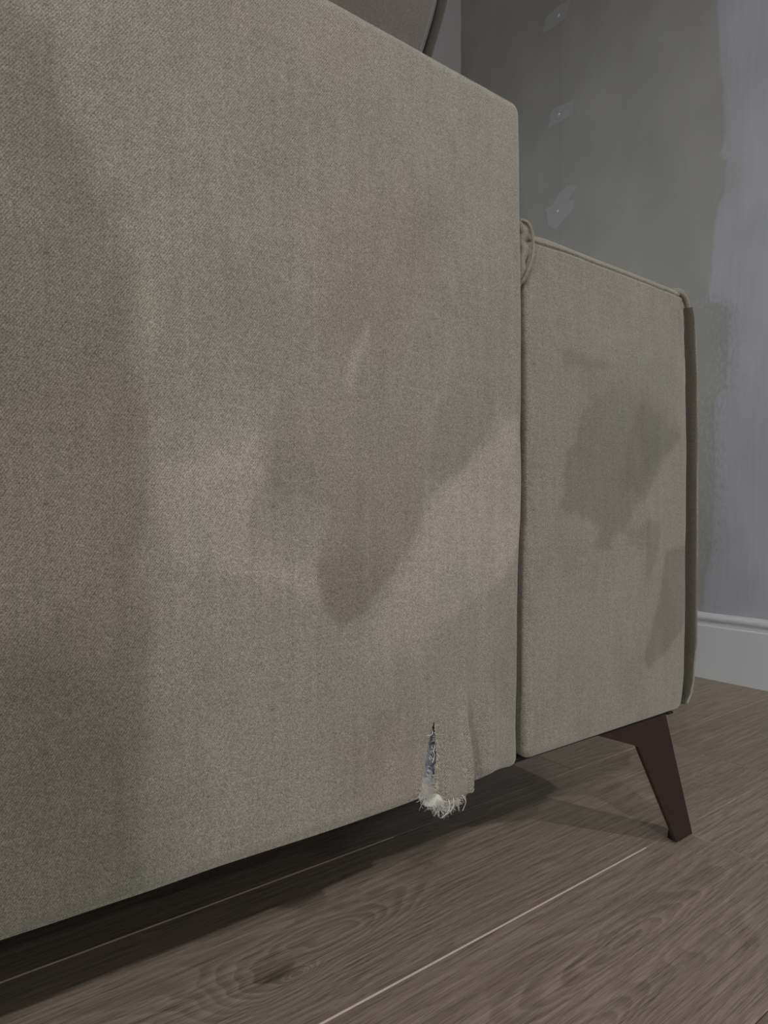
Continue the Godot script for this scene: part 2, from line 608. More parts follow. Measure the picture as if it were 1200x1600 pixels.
	baseboard("baseboard_back", prof, Vector3(ROOM_LEFT, 0, BACK_Z), Vector3(WALL_X, 0, BACK_Z), Vector3(0, 0, 1), gloss, "pale moulded skirting board behind the sofa")

func baseboard(called: String, prof: Array, a: Vector3, b: Vector3, out: Vector3, mat: Material, label: String) -> void:
	var s := Surf.new()
	for k in prof.size() - 1:
		var p: Vector2 = prof[k]
		var q: Vector2 = prof[k + 1]
		var up := Vector3(0, p.y, 0)
		var up2 := Vector3(0, q.y, 0)
		var nn := out * (q.y - p.y) - Vector3(0, q.x - p.x, 0)
		s.flat(a + out * p.x + up, b + out * p.x + up, b + out * q.x + up2, a + out * q.x + up2, nn)
	struct(called, s.mesh(), mat, label, "skirting board")

func planks() -> void:
	var tint := Color(0.565, 0.512, 0.458)
	var tex := [
		wood_texture(101, tint, [[543.0, 120.0, 60.0, 32.0, 3.2, 0.25], [600.0, 100.0, 150.0, 42.0, 4.0, 0.0], [560.0, 128.0, 16.0, 7.0, 1.5, 0.2], [740.0, 70.0, 8.0, 4.0, 1.0, 0.25], [1230.0, 130.0, 40.0, 20.0, 3.0, 0.1]]),
		wood_texture(202, tint, [[1060.0, 75.0, 190.0, 26.0, 3.2, 0.0], [880.0, 120.0, 150.0, 18.0, 2.4, 0.03]]),
		wood_texture(303, tint.lightened(0.02), [[-10.0, 105.0, 80.0, 34.0, 4.0, 0.1], [700.0, 40.0, 90.0, 24.0, 3.0, 0.0]]),
		wood_texture(404, tint.darkened(0.03), [[400.0, 60.0, 110.0, 28.0, 3.0, 0.12]]),
	]
	var mats := []
	for k in tex.size():
		var m := StandardMaterial3D.new()
		m.albedo_texture = tex[k]
		m.roughness = 0.42
		m.metallic_specular = 0.4
		mats.append(m)
	var worn := plain(Color(0.71, 0.65, 0.57), 0.6)
	var long := 1.285
	var wide := 0.182
	# two shapes shared by all planks: bevelled edges all dark, or with one bevel worn down to the pale core
	var shapes := []
	for pale in [false, true]:
		var top := Surf.new()
		var core := Surf.new()
		var b := 0.0011
		var g := 0.0002
		var x1 := long - g
		var z1 := wide - g
		top.flat(Vector3(g + b, 0, g + b), Vector3(x1 - b, 0, g + b), Vector3(x1 - b, 0, z1 - b), Vector3(g + b, 0, z1 - b), Vector3.UP, [Vector2(0, 0), Vector2(1, 0), Vector2(1, 1), Vector2(0, 1)])
		var low := -0.0009
		var edges := [
			[Vector3(g, low, g), Vector3(x1, low, g), Vector3(x1 - b, 0, g + b), Vector3(g + b, 0, g + b), Vector3(0, 1, -1)],
			[Vector3(g, low, z1), Vector3(x1, low, z1), Vector3(x1 - b, 0, z1 - b), Vector3(g + b, 0, z1 - b), Vector3(0, 1, 1)],
			[Vector3(g, low, g), Vector3(g, low, z1), Vector3(g + b, 0, z1 - b), Vector3(g + b, 0, g + b), Vector3(-1, 1, 0)],
			[Vector3(x1, low, g), Vector3(x1, low, z1), Vector3(x1 - b, 0, z1 - b), Vector3(x1 - b, 0, g + b), Vector3(1, 1, 0)],
		]
		for k in 4:
			var into: Surf = core if pale and k == 1 else top
			# the worn stretch ends three quarters along the plank
			var m0: Vector3 = edges[k][0].lerp(edges[k][1], 0.748)
			var m1: Vector3 = edges[k][3].lerp(edges[k][2], 0.748)
			into.flat(edges[k][0], m0, m1, edges[k][3], edges[k][4], [Vector2(0, 0.01), Vector2(0.7, 0.01), Vector2(0.7, 0.02), Vector2(0, 0.02)])
			top.flat(m0, edges[k][1], edges[k][2], m1, edges[k][4], [Vector2(0.7, 0.01), Vector2(1, 0.01), Vector2(1, 0.02), Vector2(0.7, 0.02)])
			var drop := Vector3(0, -0.0078, 0)
			top.flat(edges[k][0], edges[k][1], edges[k][1] + drop, edges[k][0] + drop, Vector3(edges[k][4].x, 0, edges[k][4].z), [Vector2(0, 0.01), Vector2(1, 0.01), Vector2(1, 0.02), Vector2(0, 0.02)])
		var m := top.mesh()
		if pale:
			core.mesh(m)
		shapes.append(m)
	var floor_node := get_node("floor")
	var row := 0
	var z := -0.575 - wide * 6
	while z < ROOM_FRONT:
		var joint := 0.969 if is_equal_approx(z, -0.575) else (0.713 if is_equal_approx(z, -0.393) else 0.761 if is_equal_approx(z, -0.757) else fposmod(row * 0.47, long))
		var x := joint - long * ceilf((joint - ROOM_LEFT) / long)
		var n := 0
		while x < WALL_X:
			var x0 := maxf(x, ROOM_LEFT)
			var pale := absf(z + 0.757) < 0.01 and x < 0.6 or absf(z + 0.575) < 0.01 and x < 0.9
			var o := MeshInstance3D.new()
			o.name = "plank"
			o.mesh = shapes[1 if pale else 0]
			var v := (row * 3 + n * 2 + 3) % 4
			if absf(z + 0.575) < 0.01:
				v = 0 if x < 0.9 else 3
			elif absf(z + 0.393) < 0.01:
				v = 1 if x < 0.7 else 2
			elif v == 0:
				v = 3
			o.set_surface_override_material(0, mats[v])
			if pale:
				o.set_surface_override_material(1, worn)
			o.position = Vector3(x, 0, z)
			floor_node.add_child(o, true)
			x += long
			n += 1
		z += wide
		row += 1

func sofa() -> void:
	var weave := weave_texture()
	var base := Color(0.64, 0.614, 0.552)
	var panel_marks := [
		[[Vector2(13, 623), Vector2(54, 611), Vector2(66, 573), Vector2(78, 547), Vector2(90, 527), Vector2(97, 486), Vector2(100, 434), Vector2(107, 378), Vector2(103, 292), Vector2(100, 222), Vector2(103, 142), Vector2(13, 145)], Color(0.885, 0.88, 0.865), 20.0, 9.0],  # brushed strip at the left, deepened with painted light falloff
		[[Vector2(13, 308), Vector2(78, 288), Vector2(127, 204), Vector2(116, 109), Vector2(13, 133)], Color(0.86, 0.86, 0.83), 60.0, 10.0],  # light falloff painted into the lower left, not a pile mark
		[[Vector2(116, 421), Vector2(193, 462), Vector2(330, 462), Vector2(411, 419), Vector2(411, 279), Vector2(269, 246), Vector2(150, 302)], Color(1.04, 1.035, 1.035), 70.0, 14.0],  # paler middle: the bright end of the falloff put into the colour
		[[Vector2(19, 436), Vector2(69, 444), Vector2(95, 426), Vector2(105, 377), Vector2(103, 306), Vector2(78, 274), Vector2(19, 283)], Color(1.012, 0.99, 0.99), 50.0, 8.0],
		[[Vector2(98, 494), Vector2(107, 492), Vector2(110, 471), Vector2(106, 454), Vector2(99, 462)], Color(1.07, 1.07, 1.06), 8.0, 4.0],
		[[Vector2(109, 391), Vector2(142, 401), Vector2(171, 406), Vector2(174, 389), Vector2(164, 360), Vector2(171, 338), Vector2(202, 326), Vector2(216, 309), Vector2(171, 324), Vector2(112, 334), Vector2(107, 363)], Color(1.085, 1.07, 1.095), 16.0, 12.0],
		[[Vector2(207, 572), Vector2(292, 612), Vector2(330, 551), Vector2(281, 475), Vector2(207, 481)], Color(1.01, 0.985, 0.985), 40.0, 20.0],
		[[Vector2(154, 688), Vector2(247, 704), Vector2(292, 697), Vector2(227, 660), Vector2(162, 653)], Color(1.02, 1.0, 1.01), 30.0, 10.0],
		[[Vector2(171, 403), Vector2(188, 441), Vector2(227, 463), Vector2(301, 464), Vector2(309, 403), Vector2(300, 350), Vector2(272, 316), Vector2(250, 292), Vector2(234, 286), Vector2(220, 297), Vector2(214, 322), Vector2(219, 345), Vector2(224, 366), Vector2(207, 376), Vector2(184, 368)], Color(0.94, 0.925, 0.915), 9.0, 5.0, Vector2(355, 480)],
		[[Vector2(217, 343), Vector2(247, 351), Vector2(292, 341), Vector2(272, 316), Vector2(250, 292), Vector2(234, 286), Vector2(220, 297), Vector2(215, 322)], Color(0.96, 0.95, 0.945), 6.0, 3.0, Vector2(308, 350)],
		[[Vector2(317, 442), Vector2(343, 484), Vector2(385, 474), Vector2(376, 437), Vector2(345, 400), Vector2(318, 386), Vector2(308, 393)], Color(0.93, 0.93, 0.925), 7.0, 3.0, Vector2(420, 505)],
		[[Vector2(309, 379), Vector2(346, 395), Vector2(380, 431), Vector2(406, 440), Vector2(412, 338), Vector2(394, 312), Vector2(298, 265), Vector2(242, 248), Vector2(239, 272), Vector2(261, 290), Vector2(295, 331)], Color(1.105, 1.09, 1.125), 12.0, 10.0, Vector2(345, 238)],
		[[Vector2(413, 332), Vector2(386, 302), Vector2(371, 257), Vector2(382, 203), Vector2(411, 182)], Color(0.95, 0.95, 0.94), 16.0, 8.0],
		[[Vector2(236, 451), Vector2(242, 476), Vector2(254, 498), Vector2(257, 491), Vector2(247, 465), Vector2(239, 446)], Color(1.10, 1.10, 1.10), 7.0, 3.0],
		[[Vector2(237, 207), Vector2(298, 223), Vector2(305, 155), Vector2(247, 157)], Color(1.01, 0.98, 0.985), 24.0, 10.0],
	]
	var arm_marks := [
		[[Vector2(478, 506), Vector2(557, 511), Vector2(663, 533), Vector2(650, 476), Vector2(526, 464)], Color(0.97, 0.97, 0.96), 24.0, 12.0],
		[[Vector2(467, 368), Vector2(483, 412), Vector2(502, 449), Vector2(516, 475), Vector2(557, 498), Vector2(613, 499), Vector2(665, 481), Vector2(678, 451), Vector2(637, 419), Vector2(619, 393), Vector2(573, 356), Vector2(541, 331), Vector2(521, 328), Vector2(526, 350), Vector2(497, 365)], Color(0.885, 0.885, 0.875), 11.0, 9.0, Vector2(430, 525)],
		[[Vector2(573, 430), Vector2(602, 478), Vector2(637, 475), Vector2(673, 450), Vector2(632, 417), Vector2(602, 386), Vector2(573, 391)], Color(0.91, 0.91, 0.90), 20.0, 8.0],
		[[Vector2(611, 358), Vector2(642, 356), Vector2(628, 316), Vector2(611, 294), Vector2(608, 313)], Color(0.92, 0.90, 0.91), 7.0, 2.0],
		[[Vector2(573, 347), Vector2(616, 358), Vector2(611, 333), Vector2(588, 322)], Color(0.94, 0.93, 0.93), 8.0, 3.0],
		[[Vector2(650, 324), Vector2(697, 331), Vector2(697, 252), Vector2(656, 220), Vector2(616, 205), Vector2(606, 214), Vector2(628, 258)], Color(0.87, 0.835, 0.86), 9.0, 3.0],
		[[Vector2(466, 515), Vector2(497, 515), Vector2(559, 510), Vector2(521, 502), Vector2(483, 503)], Color(0.93, 0.93, 0.93), 9.0, 4.0],
		[[Vector2(435, 309), Vector2(557, 315), Vector2(602, 280), Vector2(590, 229), Vector2(443, 241)], Color(1.03, 1.025, 1.03), 30.0, 14.0],
		[[Vector2(670, 602), Vector2(689, 604), Vector2(692, 565), Vector2(681, 564)], Color(0.95, 0.93, 0.96), 6.0, 3.0],
	]
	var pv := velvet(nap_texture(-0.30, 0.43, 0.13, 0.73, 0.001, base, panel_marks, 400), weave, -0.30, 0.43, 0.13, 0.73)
	var av := velvet(nap_texture(0.42, 0.72, 0.13, 0.63, 0.0011, base * Color(0.97, 0.97, 0.955), arm_marks, 500), weave, 0.42, 0.72, 0.13, 0.63)
	var cv := velvet(nap_texture(0.0, 0.4, 0.0, 0.4, 0.0016, base * Color(0.95, 0.94, 0.94), [], 600), weave, 0.0, 0.4, 0.0, 0.4)
	var dv := velvet(nap_texture(0.0, 0.4, 0.0, 0.4, 0.0016, base * Color(0.54, 0.52, 0.50), [], 610), weave, 0.0, 0.4, 0.0, 0.4)  # darkened velvet for the arm welt, the groove's shade is in its colour
	var root := thing("sofa", "taupe velvet sofa with brushed nap marks and a torn lower edge on dark angled legs", "sofa", Vector3(0, 0, 0))

	# back panel with the tear: the slit is left out of the front, the strip beside it is a part of its own
	var slit := [Vector2(0.3165, 0.206), Vector2(0.3125, 0.192), Vector2(0.309, 0.173), Vector2(0.3045, 0.151), Vector2(0.302, 0.14), Vector2(0.3175, 0.14), Vector2(0.3165, 0.160), Vector2(0.3182, 0.169), Vector2(0.319, 0.181), Vector2(0.318, 0.195)]
	var wave := noise(81, 0.012, 3)
	var soft := noise(82, 0.03, 2)
	var lo := Vector3(-1.55, 0.1475, -0.50)
	var hi := Vector3(0.417, 0.7115, PANEL_Z)
	var shape := func(p: Vector3, n: Vector3) -> Vector3:
		var low := smoothstep(0.235, 0.15, p.y)
		p.x -= smoothstep(0.38, 0.417, p.x) * (0.0045 * smoothstep(0.5, 0.16, p.y) + 0.0015 * soft.get_noise_1d(p.y * 250.0) + 0.002 * smoothstep(0.62, 0.71, p.y))
		p.y += smoothstep(0.20, 0.15, p.y) * (0.0011 * soft.get_noise_1d(p.x * 220.0 + 40.0) + 0.003 * bump(p.x, 0.395, 0.02))
		if n.z > 0.3:
			var d := 0.0016 * wave.get_noise_2d(p.x * 1000, p.y * 700)
			d += 0.004 * sin(PI * clampf((p.y - 0.15) / 0.56, 0, 1)) - 0.003
			# folds that run up from the torn edge
			d += low * (0.0090 * smoothstep(0.3165, 0.330, p.x) * smoothstep(0.3515, 0.3465, p.x) + 0.0030 * bump(p.x, 0.3460, 0.0024))
			d += 0.0034 * smoothstep(0.30, 0.18, p.y) * bump(p.x, 0.3470 + 0.03 * maxf(p.y - 0.2, 0.0), 0.0045)
			d += 0.0036 * smoothstep(0.30, 0.17, p.y) * (bump(p.x, 0.380, 0.006) - bump(p.x, 0.362, 0.007))
			d -= low * (0.004 * bump(p.x, 0.3555, 0.004) + 0.003 * bump(p.x, 0.300, 0.006))
			d += 0.0016 * smoothstep(0.24, 0.17, p.y) * bump(p.x, 0.292 - 0.1 * (0.24 - p.y), 0.006)
			# small puckered ring
			var ring := Vector2(p.x - 0.277, p.y - 0.179).length()
			d += 0.0009 * bump(ring, 0.0032, 0.0012) - 0.0006 * bump(ring, 0.0, 0.0016)
			p.z += d * smoothstep(0.3, 0.9, n.z)
		# the loose strip hangs under the edge
		if p.x > 0.316 and p.x < 0.349 and n.z > 0.0:
			p.y -= smoothstep(0.18, 0.152, p.y) * 0.007 * smoothstep(0.316, 0.324, p.x) * smoothstep(0.349, 0.340, p.x)
		return p
	var pick := func(p: Vector3) -> int:
		var q := Vector2(p.x, p.y)
		if p.y < 0.21 and p.x > 0.29 and p.x < 0.35:
			if Geometry2D.is_point_in_polygon(q, PackedVector2Array(slit)):
				return -1
			if p.x > 0.312 and p.x < 0.3475 + 0.0004 * sin(p.y * 900.0):
				return 1
		return 0
	var xs := ticks(lo.x, hi.x, 0.009, 0.05, [[-0.1, 0.41, 0.006], [0.268, 0.29, 0.0011], [0.29, 0.362, 0.001], [0.362, 0.40, 0.0025]])
	var ys := ticks(lo.y, hi.y, 0.009, 0.012, [[0.1475, 0.162, 0.0012], [0.16, 0.208, 0.0013], [0.21, 0.30, 0.005]])
	var zs := ticks(lo.z, hi.z, 0.009, 0.05)
	var two := rounded(lo, hi, 0.009, xs, ys, zs, shape, pick)
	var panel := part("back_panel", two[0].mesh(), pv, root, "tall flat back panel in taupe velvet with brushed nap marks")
	part("torn_strip", two[1].mesh(), pv, panel, "loose fold of torn velvet hanging at the bottom edge")
	tear(panel)

	# arm: a lower padded block a little behind the panel
	var arm_edge := [Vector2(0.15, -0.012), Vector2(0.165, -0.008), Vector2(0.19, -0.0045), Vector2(0.295, -0.001), Vector2(0.51, 0.0), Vector2(0.575, -0.003), Vector2(0.598, -0.0065), Vector2(0.612, -0.016)]
	var alo := Vector3(0.430, 0.1475, -1.27)
	var ahi := Vector3(0.6995, 0.6125, ARM_Z)
	var ashape := func(p: Vector3, n: Vector3) -> Vector3:
		if n.z > 0.3:
			var d := 0.0014 * wave.get_noise_2d(p.x * 1000 + 500, p.y * 600)
			d += 0.003 * sin(PI * clampf((p.y - 0.15) / 0.46, 0, 1)) * sin(PI * clampf((p.x - 0.43) / 0.27, 0, 1)) - 0.001
			d -= 0.0020 * bump(p.y, 0.6045 - 0.002 * smoothstep(0.5, 0.45, p.x), 0.0011)
			d -= 0.0025 * smoothstep(0.03, 0.0, 0.700 - p.x) * smoothstep(0.45, 0.6, p.y) * (0.5 + 0.5 * sin((p.x + p.y * 0.12) * 900.0))
			p.z += d * smoothstep(0.3, 0.9, n.z)
		p.x += smoothstep(0.62, 0.6995, p.x) * curve(arm_edge, p.y)
		p.y -= smoothstep(0.60, 0.612, p.y) * smoothstep(0.46, 0.43, p.x) * 0.002
		return p
	var arm := part("arm", rounded(alo, ahi, 0.009, ticks(alo.x, ahi.x, 0.009, 0.008), ticks(alo.y, ahi.y, 0.009, 0.01, [[0.595, 0.6125, 0.0007]]), ticks(alo.z, ahi.z, 0.009, 0.08), ashape)[0].mesh(), av, root, "lower boxy arm in taupe velvet with dark brush marks")
	# outer side of the arm: a padded skin whose raised welt shows beyond the arm's front
	var lip_edge := [Vector2(0.153, -0.021), Vector2(0.165, -0.0125), Vector2(0.179, -0.0075), Vector2(0.222, -0.002), Vector2(0.35, 0.0), Vector2(0.511, 0.0), Vector2(0.58, -0.004), Vector2(0.600, -0.009), Vector2(0.608, -0.013), Vector2(0.6145, -0.021)]
	part("side_welt", welt(lip_edge, 0.6945, 0.7145, ARM_Z, -1.27, 0.153, 0.596, false), dv, arm, "rolled welt with groove shade painted in along the arm's outer edge")
	var roll := Surf.new()
	roll.tube(smooth_path([Vector3(0.7135, 0.535, -0.3770), Vector3(0.7118, 0.562, -0.3785), Vector3(0.7088, 0.584, -0.3800), Vector3(0.7060, 0.597, -0.3800), Vector3(0.7010, 0.6045, -0.3795), Vector3(0.6930, 0.6095, -0.3795), Vector3(0.6840, 0.6105, -0.3800), Vector3(0.6760, 0.6065, -0.3835), Vector3(0.6690, 0.6000, -0.3890)], 6), 0.0012, 0.0055, 12)
	part("rolled_corner", roll.mesh(), av, arm)
	part("welt_cord", welt_cord(lip_edge, 0.7146, ARM_Z + 0.0002, 0.154, 0.57), av, arm)
	# piping round the arm's inner end, with the gathered cloth behind it
	var pipe := Surf.new()
	pipe.tube(smooth_path([Vector3(0.420, 0.6165, -0.377), Vector3(0.4250, 0.6160, -0.373), Vector3(0.4292, 0.6125, -0.3712), Vector3(0.4318, 0.606, -0.3706), Vector3(0.4330, 0.597, -0.3704), Vector3(0.4322, 0.588, -0.3706), Vector3(0.4298, 0.578, -0.3714), Vector3(0.4262, 0.568, -0.374), Vector3(0.422, 0.560, -0.378)], 6), 0.0017, 0.0013, 8)
	part("piping", pipe.mesh(), cv, arm, "corded piping curling over the arm's inner top corner")
	var bunch := Surf.new()
	bunch.tube(smooth_path([Vector3(0.418, 0.6135, -0.380), Vector3(0.4235, 0.613, -0.3795), Vector3(0.4285, 0.607, -0.3775), Vector3(0.4260, 0.600, -0.380), Vector3(0.4285, 0.593, -0.3775), Vector3(0.4260, 0.584, -0.379), Vector3(0.4255, 0.575, -0.378), Vector3(0.421, 0.565, -0.381)], 5), 0.0062, 0.0040, 8)
	part("gathered_cloth", bunch.mesh(), cv, arm)

	# the rest of the body, which the panel and the arm hide from here
	var body := rounded(Vector3(-1.55, 0.16, -1.26), Vector3(0.429, 0.30, -0.50), 0.012, ticks(-1.55, 0.429, 0.012, 0.2), ticks(0.16, 0.30, 0.012, 0.05), ticks(-1.26, -0.50, 0.012, 0.1))
	part("seat_base", body[0].mesh(), cv, root)
	for k in 2:
		var a := -1.53 + k * 0.98
		part("seat_cushion", rounded(Vector3(a, 0.302, -1.27), Vector3(a + 0.972, 0.45, -0.505), 0.03, ticks(a, a + 0.972, 0.03, 0.1), ticks(0.302, 0.45, 0.03, 0.03), ticks(-1.27, -0.505, 0.03, 0.1))[0].mesh(), cv, root)
	part("arm", rounded(Vector3(-1.83, 0.1505, -1.27), Vector3(-1.555, 0.6125, ARM_Z), 0.012, ticks(-1.83, -1.555, 0.012, 0.05), ticks(0.1505, 0.6125, 0.012, 0.05), ticks(-1.27, ARM_Z, 0.012, 0.1))[0].mesh(), cv, root, "lower boxy arm at the far end")
	var under := Surf.new()
	under.box(Vector3(-1.80, 0.1445, -1.25), Vector3(0.655, 0.1478, -0.385))
	under.box(Vector3(0.658, 0.1465, -0.3835), Vector3(0.668, 0.1490, -0.376))
	part("dust_cover", under.mesh(), plain(Color(0.06, 0.055, 0.055), 0.95), root, "black cloth stretched under the frame")

	# folded sheet metal legs
	var steel := plain(Color(0.25, 0.195, 0.175), 0.38, 0.55)
	for c in [[0.0, false, 1.0], [-1.16, true, 1.0], [0.0, false, -1.0], [-1.16, true, -1.0]]:
		leg(root, steel, c[0], c[1], c[2])

func leg(root: Node3D, steel: Material, shift: float, mirrored: bool, dir: float) -> void:
	# two tapering flanges of 4 mm plate folded at a right angle
	var t := 0.004
	var s := Surf.new()
	var face := [Vector2(0.538, 0.1475), Vector2(0.656, 0.1475), Vector2(0.7115, 0.002), Vector2(0.6785, 0.002), Vector2(0.6035, 0.1235)]
	var z0 := -0.3775
	var place := func(p: Vector3) -> Vector3:
		if mirrored:
			p.x = shift - p.x + 0.02
		else:
			p.x += shift
		if dir < 0:
			p.z = -1.645 - p.z
		return p
	var prism := func(front: Array, step: Vector3) -> void:
		var c := Vector3()
		for p in front:
			c += (p + step * 0.5) / front.size()
		for k in front.size():
			var a: Vector3 = front[k]
			var b: Vector3 = front[(k + 1) % front.size()]
			var out := (b - a).cross(step)
			s.flat(place.call(a), place.call(b), place.call(b + step), place.call(a + step), place.call(a + out) - place.call(a) if true else out)
		var idx := Geometry2D.triangulate_polygon(PackedVector2Array(front.map(func(p: Vector3) -> Vector2: return Vector2(p.x + p.z, p.y))))
		for e in [Vector3.ZERO, step]:
			for k in range(0, idx.size(), 3):
				var q := [place.call(front[idx[k]] + e), place.call(front[idx[k + 1]] + e), place.call(front[idx[k + 2]] + e)]
				var nn: Vector3 = place.call((-step if e == Vector3.ZERO else step)) - place.call(Vector3.ZERO)
				nn = nn.normalized()
				s.tri(s.add(q[0], nn, Vector2.ZERO), s.add(q[1], nn, Vector2.ZERO), s.add(q[2], nn, Vector2.ZERO))
	prism.call(face.map(func(p: Vector2) -> Vector3: return Vector3(p.x, p.y, z0)), Vector3(0, 0, -t))
	# the return flange lies in the slanted plane of the outer edge
	prism.call([Vector3(0.656, 0.1475, z0 - t), Vector3(0.7115, 0.002, z0 - t), Vector3(0.7115, 0.002, z0 - t - 0.007), Vector3(0.6655, 0.1235, z0 - t - 0.020), Vector3(0.656, 0.1475, z0 - t - 0.030)], Vector3(-t, -t * 0.35, 0))
	var o := part("leg", s.mesh(), steel, root, "dark brown folded metal leg")
	var g := Surf.new()
	var c0: Vector3 = place.call(Vector3(0.690, 0.0, z0 - 0.009))
	var rim := [[], []]
	for i in 16:
		var d := Vector3(cos(TAU * i / 16), 0, sin(TAU * i / 16))
		rim[0].append(g.add(c0 + d * 0.0075, d, Vector2.ZERO))
		rim[1].append(g.add(c0 + d * 0.007 + Vector3(0, 0.006, 0), d, Vector2.ZERO))
	for i in 16:
		g.quad(rim[0][i], rim[0][(i + 1) % 16], rim[1][(i + 1) % 16], rim[1][i])
	var cap := g.add(c0 + Vector3(0, 0.006, 0), Vector3.UP, Vector2.ZERO)
	for i in 16:
		g.tri(cap, rim[1][i], rim[1][(i + 1) % 16])
	part("foot_glide", g.mesh(), plain(Color(0.05, 0.045, 0.045), 0.7), o)

func smooth_path(pts: Array, per: int) -> Array:
	var c := Curve3D.new()
	for k in pts.size():
		var t: Vector3 = (pts[mini(k + 1, pts.size() - 1)] - pts[maxi(k - 1, 0)]) / 6.0
		c.add_point(pts[k], -t, t)
	var out := []
	for k in (pts.size() - 1) * per + 1:
		out.append(c.samplef(float(k) / per))
	return out

func welt(edge: Array, x_in: float, x_out: float, zf: float, zb: float, y0: float, y1: float, closing := true) -> ArrayMesh:
	# a side skin whose front ends in a raised roll with a deep groove inside it
	var s := Surf.new()
	var prev := []
	var n := 60
	for j in n + 1:
		var y := lerpf(y0, y1, 0.5 - 0.5 * cos(PI * j / n))
		var e := curve(edge, y)
		var w := x_out - x_in
		var deep := 0.06 + 0.94 * smoothstep(y1 - 0.004, y1 - 0.018, y) if closing else 1.0
		var prof := [
			[x_in, zf - 0.045 * deep, Vector3(-0.3, 0, 1)], [x_in + 0.35 * w, zf - 0.040 * deep, Vector3(-0.5, 0, 0.9)], [x_in + 0.62 * w, zf - 0.020 * deep, Vector3(-1, 0, 0.3)], [x_in + 0.76 * w, zf - 0.005, Vector3(-1, 0, 0.3)],
			[x_in + 0.82 * w, zf - 0.0005, Vector3(-0.6, 0, 0.8)], [x_in + 0.9 * w, zf + 0.0008, Vector3(0.1, 0, 1)], [x_in + 0.97 * w, zf - 0.001, Vector3(0.8, 0, 0.6)], [x_out, zf - 0.005, Vector3(1, 0, 0.1)],
			[x_out, (zf + zb) * 0.5, Vector3(1, 0, 0)], [x_out, zb, Vector3(1, 0, 0)], [x_in, zb, Vector3(0, 0, -1)],
		]
		var row := []
		var lean := 0.0
		if closing and y > y1 - 0.012:
			lean = (y - y1 + 0.012) / 0.012
		elif y < y0 + 0.02:
			lean = -(y0 + 0.02 - y) / 0.02
		for c in prof:
			var nn: Vector3 = c[2] + Vector3(0, lean, 0)
			row.append(s.add(Vector3(c[0] + e, y, c[1]), nn.normalized(), Vector2(c[0] + c[1], y)))
		if prev:
			for k in prof.size() - 1:
				s.quad(prev[k], prev[k + 1], row[k + 1], row[k])
		prev = row
		if j == 0 or j == n:
			var side := Vector3(0, -1.0 if j == 0 else 1.0, 0)
			var cap := []
			for k in prof.size():
				cap.append(s.add(s.v[row[k]], side, Vector2(prof[k][0], prof[k][1])))
			for k in range(1, prof.size() - 1):
				s.tri(cap[0], cap[k], cap[k + 1])
	return s.mesh()

func welt_cord(edge: Array, x: float, z: float, y0: float, y1: float) -> ArrayMesh:
	var pts := []
	for j in 50:
		var y := lerpf(y0, y1, 0.5 - 0.5 * cos(PI * j / 49.0))
		pts.append(Vector3(x + curve(edge, y), y, z))
	var s := Surf.new()
	s.tube(pts, 0.0013, 0.0013, 8)
	return s.mesh()

